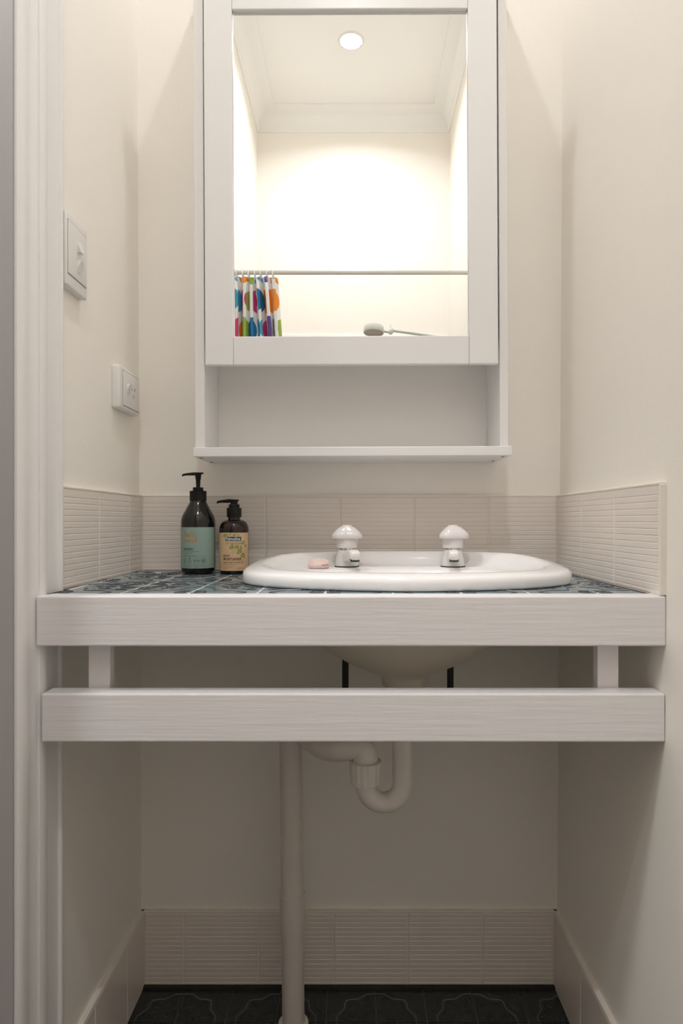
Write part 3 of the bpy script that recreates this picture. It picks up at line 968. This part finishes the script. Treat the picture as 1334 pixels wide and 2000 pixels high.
w2.text(mb, 'Fresh aroma', -0.0196, bz(1109.5), 0.0026, width=0.0150)
w2.text(mb, '250 mL', 0.0080, bz(1109), 0.0028, width=0.0120)
obj('label_print', mb, M['inkf'], lab)['kind'] = 'stuff'
mb = MB()
def leaf_shape(cx, cy, L_, wd, ang, mi=0, off=0.0004):
    pts = []
    for k in range(9):
        t = k / 8
        pts.append((t * L_, wd * math.sin(PI * t) ** 0.8))
    pts += [(x, -y) for x, y in pts[::-1][1:-1]]
    c, s = math.cos(ang), math.sin(ang)
    w2.poly(mb, [(cx + x * c - y * s, cy + x * s + y * c) for x, y in pts], off, mi)
for (u, v, L_, wd, an) in ((0.0010, 1068.5, 0.0085, 0.0030, 180), (0.0010, 1068.5, 0.0070, 0.0026, 118), (0.0082, 1070, 0.0060, 0.0022, 75), (0.0082, 1070, 0.0060, 0.0022, 140),
                           (0.0160, 1077, 0.0100, 0.0028, 190), (0.0160, 1077, 0.0090, 0.0026, 150), (0.0160, 1073, 0.0080, 0.0022, 100), (0.0200, 1078, 0.0120, 0.0026, -80), (0.0200, 1078, 0.0110, 0.0024, -118),
                           (0.0205, 1062, 0.0070, 0.0030, 80), (0.0205, 1062, 0.0065, 0.0025, 140), (0.0225, 1066, 0.0060, 0.0025, 20), (-0.0165, 1043, 0.0075, 0.0022, -60), (-0.0165, 1043, 0.0075, 0.0022, -20),
                           (-0.0165, 1043, 0.0060, 0.0018, -110), (-0.0030, 1042.5, 0.0050, 0.0016, 200), (0.0000, 1042.5, 0.0055, 0.0018, -60), (0.0080, 1043, 0.0050, 0.0016, -40), (0.0060, 1042, 0.0050, 0.0016, -130)):
    leaf_shape(u, bz(v), L_, wd, math.radians(an))
    leaf_shape(u + 0.25 * L_ * math.cos(math.radians(an)), bz(v) + 0.25 * L_ * math.sin(math.radians(an)), L_ * 0.55, wd * 0.4, math.radians(an), 1, 0.0006)
w2.line(mb, [(0.0010, bz(1068.5)), (0.0060, bz(1069.5)), (0.0110, bz(1070.5)), (0.0160, bz(1074)), (0.0195, bz(1078))], 0.0006)
w2.line(mb, [(0.0030, bz(1069)), (-0.0005, bz(1074)), (0.0010, bz(1079)), (0.0045, bz(1074)), (0.0050, bz(1069.5))], 0.00035)
w2.line(mb, [(0.0060, bz(1069)), (0.0045, bz(1064)), (0.0075, bz(1062)), (0.0090, bz(1066)), (0.0080, bz(1069.5))], 0.00035)
obj('leaf_print', mb, [M['leaf'], M['leaf2']], lab)

# ------------------------------------------------------------------ mirror cabinet
CB0, CBT = 1.047, 2.02
cab = thing('mirror_cabinet', 'white wall cabinet with a framed mirror door above an open shelf', 'cabinet', (-0.006, YB, CB0))
def cpart(name, x0, x1, y0, y1, z0, z1, m='cab', bev=0.0012, parent=None):
    mb = MB().box(x0, x1, y0, y1, z0, z1, bev=bev)
    return obj(name, mb, M[m], parent or cab)
DF = 1.178
sh = cpart('shelf', -0.2916, 0.2801, 1.180, 1.320, CB0, CB0 + 0.0165)
cpart('side_panel', -0.2894, -0.2722, 1.187, 1.320, CB0 + 0.0165, CBT - 0.02)
cpart('side_panel', 0.2599, 0.2752, 1.187, 1.320, CB0 + 0.0165, CBT - 0.02)
cpart('back_panel', -0.2720, 0.2597, 1.308, 1.318, CB0 + 0.0165, CBT - 0.02, 'cabin', 0)
cpart('bottom_panel', -0.2720, 0.2597, 1.202, 1.3075, 1.245, 1.261, 'cabin')
cpart('top_panel', -0.2960, 0.2830, 1.180, 1.320, CBT - 0.02, CBT)
for xx, yy in ((-0.283, 1.207), (-0.283, 1.292), (0.269, 1.207), (0.269, 1.292)):
    mb = MB().lathe([(0.0034, CB0 - 0.0006), (0.0034, CB0 + 0.001)], xx, yy, 14)
    obj('screw_cap', mb, M['slot'], sh)
dx0, dx1, dz0, dz1 = -0.2688, 0.2556, 1.2105, CBT - 0.024
mx0, mx1, mz0, mz1 = -0.2186, 0.2039, 1.2615, 1.8466
door_c = obj('door', MB().box(dx0 + 0.004, dx1 - 0.004, DF + 0.0135, DF + 0.020, dz0 + 0.004, dz1 - 0.004), M['cab'], cab)
cpart('stile', dx0, mx0, DF, DF + 0.0134, dz0, dz1, bev=0.0016, parent=door_c)
cpart('stile', mx1, dx1, DF, DF + 0.0134, dz0, dz1, bev=0.0016, parent=door_c)
cpart('rail', mx0 + 0.0003, mx1 - 0.0003, DF + 0.0004, DF + 0.0134, dz0, mz0, bev=0.0016, parent=door_c)
cpart('rail', mx0 + 0.0003, mx1 - 0.0003, DF + 0.0004, DF + 0.0134, mz1, dz1, bev=0.0016, parent=door_c)
mg = cpart('mirror_glass', mx0 + 0.0002, mx1 - 0.0002, DF + 0.0085, DF + 0.0133, mz0 + 0.0002, mz1 - 0.0002, 'mirror', 0, parent=door_c)
cab.rotation_euler = (0, -0.0046, 0)

# ------------------------------------------------------------------ wall switch and power point
def rbox_left(mb, d0, d1, z0, z1, x0, x1, bev):
    mb.box(x0, x1, d0, d1, z0, z1, bev=bev, seg=3)
sxw = XL(1.34)
ls = thing('light_switch', 'white upright double light switch on the left wall beside the architrave', 'switch', (sxw, 1.003, 1.277))
mb = MB(); rbox_left(mb, 0.9625, 1.039, 1.277, 1.386, sxw - 0.001, sxw + 0.0125, 0.003)
obj('mounting_block', mb, M['switch'], ls, smooth=True)
mb = MB(); rbox_left(mb, 0.968, 1.0335, 1.2955, 1.3740, sxw + 0.012, sxw + 0.0137, 0.0008)
obj('plate', mb, M['switch'], ls, smooth=True)
mb = MB().box(sxw + 0.0124, sxw + 0.01265, 0.9672, 1.0343, 1.2945, 1.3750)
obj('plate_seam', mb, M['slot'], ls)
def rocker(parent, xf, dc, zc, rz, rd, up):
    mb = MB()
    rows = []
    for k in range(5):
        t = k / 4
        prj = 0.0012 + 0.0048 * (t if up else 1 - t)
        z = zc - rz + 2 * rz * t
        hw = rd * (0.55 + 0.45 * math.sin(PI * (0.15 + 0.7 * t)))
        rows.append([(xf - 0.0005, dc - hw, z), (xf + prj, dc - hw, z), (xf + prj, dc + hw, z), (xf - 0.0005, dc + hw, z)])
    mb.grid(rows, closed=True); mb.cap(rows[0]); mb.cap(rows[-1])
    obj('rocker', mb, M['switch'], parent)
rocker(ls, sxw + 0.0137, 1.004, 1.3465, 0.0088, 0.0072, False)
rocker(ls, sxw + 0.0137, 1.004, 1.3165, 0.0088, 0.0072, True)

pxw = XL(1.16)
po = thing('power_point', 'white single power point with a small switch on the left wall near the corner', 'power outlet', (pxw, 1.224, 1.125))
mb = MB(); rbox_left(mb, 1.172, 1.279, 1.1325, 1.2100, pxw - 0.001, pxw + 0.0150, 0.0045)
obj('mounting_block', mb, M['switch'], po, smooth=True)
mb = MB(); rbox_left(mb, 1.188, 1.2745, 1.1400, 1.2030, pxw + 0.0145, pxw + 0.0162, 0.0008)
obj('plate', mb, M['switch'], po, smooth=True)
mb = MB().box(pxw + 0.0149, pxw + 0.01515, 1.187, 1.2752, 1.1390, 1.2040)
obj('plate_seam', mb, M['slot'], po)
rocker(po, pxw + 0.0162, 1.212, 1.1730, 0.0085, 0.0085, True)
for dd, zz, an in ((1.2330, 1.1775, 0.5), (1.2475, 1.1775, -0.5), (1.2400, 1.1640, 0.0)):
    bm = bmesh.new()
    bmesh.ops.create_cube(bm, size=1)
    mb = MB()
    mb.addbm(bm, 0, Matrix.Translation((pxw + 0.0162, dd, zz)) @ Matrix.Rotation(an, 4, 'X') @ Matrix.Diagonal((0.0006, 0.0018, 0.0075, 1)))
    obj('socket_slot', mb, M['slot'], po)

# ------------------------------------------------------------------ waste pipes under the basin
wp = thing('waste_pipe', 'white plastic waste pipe with a bottle-necked trap running down to the floor', 'pipe', (-0.1157, 1.221, 0))
wp['label'] = 'white plastic waste pipe with a curved trap running from basin to floor'
mb = MB()
mb.tube([(-0.1157, 1.221, 0.0), (-0.1175, 1.221, 0.2), (-0.121, 1.221, 0.545)], 0.0208, 32)
obj('stack_pipe', mb, M['pvc'], wp, smooth=True)
mb = MB()
mb.tube([(-0.1167, 1.221, 0.174), (-0.1167, 1.221, 0.1745), (-0.1172, 1.221, 0.2405), (-0.1172, 1.221, 0.241)], [0.0218, 0.0236, 0.0236, 0.0218], 32)
obj('coupling', mb, M['pvc'], wp, smooth=True)
mb = MB()
mb.tube([(-0.1205, 1.221, 0.535), (-0.1206, 1.221, 0.5355), (-0.1222, 1.221, 0.608), (-0.1222, 1.221, 0.609)], [0.0205, 0.0242, 0.0242, 0.018], 32)
obj('tee_socket', mb, M['pvc'], wp, smooth=True)
TDp, txr, txl = 1.05, 0.0745, 0.0150
pts = [(txr, TDp, 0.668), (txr, TDp, 0.60), (txr, TDp, 0.53), (txr, TDp, 0.5115)]
rb = (txr - txl) / 2
for k in range(1, 13):
    a = PI * k / 12
    pts.append(((txr + txl) / 2 + rb * math.cos(a), TDp, 0.5115 - rb * math.sin(a)))
pts.append((txl, TDp, 0.535))
mb = MB(); mb.tube(pts, 0.0162, 28)
obj('trap_bend', mb, M['pvc'], wp, smooth=True)
seam = [(txr - 0.0135, TDp, 0.487)]
mb = MB()
a = PI * 0.38
cpos = Vector(((txr + txl) / 2 + rb * math.cos(a), TDp, 0.5115 - rb * math.sin(a)))
tdir = Vector((-math.sin(a), 0, -math.cos(a)))
mb.tube([cpos - tdir * 0.0009, cpos + tdir * 0.0009], 0.0170, 28)
obj('trap_seam', mb, M['pvc'], wp, smooth=True)
# ribbed union nut
rows = []
for z, r in ((0.513, 0.0205), (0.514, 0.0238), (0.547, 0.0252), (0.5485, 0.0252), (0.5495, 0.0205)):
    rows.append([(txl + (r + (0.0008 if (k // 2) % 2 else 0)) * math.cos(2 * PI * k / 64), TDp + (r + (0.0008 if (k // 2) % 2 else 0)) * math.sin(2 * PI * k / 64), z) for k in range(64)])
mb = MB(); mb.grid(rows, closed=True); mb.cap(rows[0]); mb.cap(rows[-1])
obj('union_nut', mb, M['pvc'], wp)
# elbow and arm to the tee
pts = [Vector((txl, TDp, 0.548)), Vector((txl, TDp, 0.556))]
e0 = Vector((txl, TDp, 0.558))
hd = Vector((-0.135, 0.165, 0.0)); 
p1, p2, p3 = e0, Vector((txl, TDp + 0.002, 0.574)), Vector((-0.020, TDp + 0.010, 0.5645))
for k in range(1, 9):
    t = k / 8
    pts.append(p1 * (1 - t) ** 2 + p2 * 2 * t * (1 - t) + p3 * t * t)
q1, q2, q3 = p3, Vector((-0.060, TDp + 0.026, 0.5530)), Vector((-0.090, 1.160, 0.562))
for k in range(1, 9):
    t = k / 8
    pts.append(q1 * (1 - t) ** 2 + q2 * 2 * t * (1 - t) + q3 * t * t)
pts.append(Vector((-0.118, 1.212, 0.570)))
mb = MB(); mb.tube(pts, 0.0200, 28)
arm = obj('waste_arm', mb, M['pvc'], wp, smooth=True)
mb = MB()
tq = (pts[10] - pts[9]).normalized()
mb.tube([pts[10] - tq * 0.0007, pts[10] + tq * 0.0007], 0.0205, 28)
obj('arm_seam', mb, M['pvc'], wp, smooth=True)
tq = (pts[-1] - pts[-2]).normalized()
mb = MB()
mb.tube([pts[-2] + tq * 0.004, pts[-2] + tq * 0.0045, pts[-2] + tq * 0.030], [0.0215, 0.0250, 0.0250], 28)
obj('tee_branch', mb, M['pvc'], wp, smooth=True)
mb = MB().lathe([(0.028, 0.0008), (0.027, 0.003), (0.0212, 0.006)], -0.1157, 1.221, 24, capt=False)
obj('floor_seal', mb, M['grout'], wp, smooth=True)

for hx, lab_ in (((674.5 - VX) * 1.205 / F, 'thin black supply hose under the basin, left of the drain'), ((879.5 - VX) * 1.205 / F, 'thin black supply hose under the basin, right of the drain')):
    pts = [Vector((hx, 1.205, 0.795)), Vector((hx, 1.205, 0.62))]
    for k in range(9):
        a = PI / 2 * k / 8
        pts.append(Vector((hx, 1.205 + 0.035 * (1 - math.cos(a)), 0.60 - 0.035 * math.sin(a))))
    pts.append(Vector((hx, 1.3215, 0.565)))
    mb = MB(); mb.tube(pts, 0.0060, 16)
    h = thing('supply_hose', lab_, 'hose', (hx, 1.205, 0.565), 'water hoses under the basin')
    obj('hose', mb, M['rubber'], h, smooth=True)
    mb = MB().lathe([(0.009, 0.786), (0.009, 0.800)], hx, 1.205, 6)
    obj('hose_nut', mb, M['chrome'], h)

# ------------------------------------------------------------------ ceiling downlights
def downlight(x, y, watts, spread, label, size=0.076):
    t = thing('downlight', label, 'light', (x, y, CEIL), 'ceiling downlights')
    mb = MB().lathe([(0.041, CEIL - 0.0035), (0.047, CEIL - 0.0035), (0.050, CEIL - 0.0015), (0.050, CEIL + 0.001), (0.041, CEIL + 0.001), (0.041, CEIL - 0.0035)], x, y, 40, capb=False, capt=False)
    obj('bezel', mb, M['plastic'], t, smooth=True)
    mb = MB().lathe([(0.041, CEIL + 0.0), (0.041, CEIL - 0.0015)], x, y, 40)
    obj('lens', mb, M['lens'], t)
    L_ = bpy.data.lights.new('downlight_lamp', 'AREA')
    L_.shape = 'DISK'
    L_.size = size
    L_.energy = watts
    L_.color = LIGHT_COL
    L_.spread = math.radians(spread)
    lo = bpy.data.objects.new('downlight_lamp', L_)
    place(lo, t, Vector((x, y, CEIL - 0.004)))
downlight(-0.018, -0.123, SHOWER_W, SHOWER_SPREAD, 'round lit ceiling downlight reflected in the mirror')
downlight(-0.012, 1.060, ALCOVE_W, ALCOVE_SPREAD, 'round ceiling downlight above the basin alcove, out of frame', 0.05)

# added hall fill: unseen opal dish to brighten the boards and right wall
hx, hy = -1.05, 0.30
hl = thing('hall_fill_lamp', 'added round fill lamp on the hall ceiling beyond the doorway, unseen', 'light', (hx, hy, CEIL))
mb = MB().lathe([(0.175, CEIL), (0.18, CEIL - 0.004), (0.18, CEIL - 0.022), (0.17, CEIL - 0.026)], hx, hy, 48)
obj('fill_lamp_base', mb, M['plastic'], hl, smooth=True)
mb = MB().lathe([(0.165, CEIL - 0.0262), (0.16, CEIL - 0.040), (0.14, CEIL - 0.056), (0.10, CEIL - 0.068), (0.0, CEIL - 0.074)], hx, hy, 48)
obj('fill_lamp_shade', mb, M['lens'], hl, smooth=True)
L_ = bpy.data.lights.new('hall_fill', 'AREA')
L_.shape = 'DISK'
L_.size = 0.30
L_.energy = HALL_FILL_W
L_.color = HALL_FILL_COL
lo = bpy.data.objects.new('hall_fill', L_)
place(lo, hl, Vector((hx, hy, CEIL - 0.08)))

# ------------------------------------------------------------------ shower things seen in the mirror
MV = 2 * (DF + 0.0085)             # reflected depth = MV - depth
RY, RZ = MV - 2.353, 1.8186
rd = thing('curtain_rod', 'thin white shower curtain rod spanning the room, seen in the mirror', 'curtain rod', (0, RY, RZ))
mb = MB(); mb.tube([(XL(RZ) + 0.001, RY, RZ), (XR(RZ) - 0.001, RY, RZ)], 0.0085, 20)
obj('rod', mb, M['rod'], rd, smooth=True)
for x, s in ((XL(RZ), 1), (XR(RZ), -1)):
    mb = MB(); mb.tube([(x, RY, RZ), (x + s * 0.003, RY, RZ), (x + s * 0.004, RY, RZ), (x + s * 0.014, RY, RZ)], [0.019, 0.019, 0.012, 0.011], 20)
    obj('rod_flange', mb, M['rod'], rd, smooth=True)

cu = thing('shower_curtain', 'bunched white shower curtain with bright coloured spots, seen in the mirror', 'curtain', (-0.36, RY, 0.2))
NF, NC, NR = 5.6, 320, 60
cx0, cx1 = -0.430, -0.288
rows, uvs = [], []
ztop, zbot = 1.802, 0.22
for r in range(NR + 1):
    v = r / NR
    v = v * v * 0.5 + v * 0.5
    z = ztop + (zbot - ztop) * v
    spread = 1 + 0.22 * min(1, (ztop - z) / 0.35)
    row, uv, acc, prev = [], [], 0.0, None
    for c in range(NC + 1):
        t = c / NC
        ph = 2 * PI * NF * t + 0.5 * math.sin(5 * t + 2.0)
        amp = 0.020 + 0.010 * math.sin(3.1 * t * PI + 1) + 0.006 * min(1, (ztop - z) / 0.3)
        x = cx0 + (cx1 - cx0) * (t * (spread if t > 0 else 1)) + 0.0085 * math.sin(2 * ph) + 0.004 * math.sin(9 * t + 6 * (ztop - z))
        x = max(x, -0.4345)
        y = RY + amp * math.sin(ph) * (0.75 + 0.25 * min(1, (ztop - z) / 0.06)) + 0.003 * math.sin(14 * z + 11 * t)
        zz = z
        if r < 4:
            zz = z - 0.010 * (1 - r / 4) * (0.5 - 0.5 * math.cos(2 * ph))
        p = Vector((x, y, zz))
        row.append(p)
        if prev is not None: acc += (Vector((x, y)) - prev).length
        prev = Vector((x, y))
        uv.append((acc, z))
    rows.append(row); uvs.append(uv)
me = bpy.data.meshes.new('curtain_cloth')
vs = [tuple(p - Vector((-0.36, RY, 0.2))) for r in rows for p in r]
fs = [(i * (NC + 1) + j, i * (NC + 1) + j + 1, (i + 1) * (NC + 1) + j + 1, (i + 1) * (NC + 1) + j) for i in range(NR) for j in range(NC)]
me.from_pydata(vs, [], fs)
ul = me.uv_layers.new(name='UVMap')
mid = uvs[NR // 6]
flat = [(mid[j][0], r[j][1]) for r in uvs for j in range(len(r))]
for lp in me.loops:
    ul.data[lp.index].uv = flat[lp.vertex_index]
for p in me.polygons: p.use_smooth = True
me.materials.append(M['curtain'])
co = bpy.data.objects.new('curtain_cloth', me)
place(co, cu, Vector((-0.36, RY, 0.2)))
sd_ = co.modifiers.new('thickness', 'SOLIDIFY'); sd_.thickness = 0.0006
for k in range(7):
    xr = -0.425 + k * 0.0215
    mb = MB()
    tilt = random.uniform(-0.12, 0.12)
    pts = [(xr + tilt * 0.018 * math.cos(2 * PI * j / 24), RY + 0.0165 * math.sin(2 * PI * j / 24), RZ - 0.0075 + 0.0175 * math.cos(2 * PI * j / 24)) for j in range(25)]
    mb.tube(pts, 0.0024, 8, caps=False)
    obj('curtain_ring', mb, M['ring'], cu, smooth=True)

# hand shower on an arm from the right wall
SD = 2.62
def mpx(x, y, d=SD):
    p = px(x, y, d)
    return Vector((p.x, MV - d, p.z))
shw = thing('wall_shower', 'pale grey shower head on a thin arm, seen in the mirror', 'shower head', mpx(730, 655))
c = mpx(730, 645.5)
tilt = Matrix.Translation(c) @ Matrix.Rotation(math.radians(3), 4, 'Y') @ Matrix.Rotation(math.radians(5), 4, 'X')
mb = MB().lathe([(0.0395, -0.010), (0.0405, -0.008), (0.0400, 0.010), (0.0375, 0.0165), (0.030, 0.0195), (0.0, 0.021)], seg=40, M=tilt, capb=False, capt=False)
head = obj('rose_body', mb, M['shower'], shw, smooth=True)
mb = MB().lathe([(0.0, -0.0085), (0.036, -0.0085), (0.0398, -0.0105), (0.0392, -0.0112), (0.034, -0.0095), (0, -0.0095)], seg=40, M=tilt, capb=False, capt=False)
obj('rose_face', mb, M['sface'], head, smooth=True)
mb = MB(); mb.tube([mpx(747, 646.5), mpx(758, 648), mpx(763, 647.5)], [0.0060, 0.0052, 0.0060], 14)
obj('neck', mb, M['shower'], shw, smooth=True)
mb = MB(); mb.tube([mpx(761.5, 652.5), mpx(762.5, 650), mpx(764.5, 645), mpx(766, 641.5)], [0.0065, 0.0098, 0.0098, 0.0060], 16)
kn = obj('swivel_joint', mb, M['shower'], shw, smooth=True)
mb = MB(); mb.tube([mpx(763, 644), mpx(763, 634)], [0.0016, 0.0012], 8)
obj('joint_pin', mb, M['shower'], kn)
mb = MB()
pts = [mpx(765, 645), mpx(800, 650), mpx(835, 655), mpx(860, 659)]
e = pts[-1]; wx = XR(e.z)
pts.append(Vector((wx - 0.02, e.y, e.z - 0.012)))
pts.append(Vector((wx, e.y, e.z - 0.018)))
mb.tube(pts, 0.0062, 16)
obj('arm', mb, M['shower'], shw, smooth=True)
mb = MB(); mb.tube([(wx, e.y, e.z - 0.018), (wx - 0.004, e.y, e.z - 0.018), (wx - 0.009, e.y, e.z - 0.018)], [0.028, 0.028, 0.012], 24)
obj('wall_flange', mb, M['shower'], shw, smooth=True)
# tiled lower part of the shower wall, its top edge just shows in the mirror
mb = MB().box(XL(0.8) + 0.001, XR(0.8) - 0.004, YF - 0.001, YF + 0.009, 0.0, EYE + (VY - 655.2) * (MV - YF) / F, bev=0.002)
obj('shower_lining', mb, M['ceramic'], wall_front)
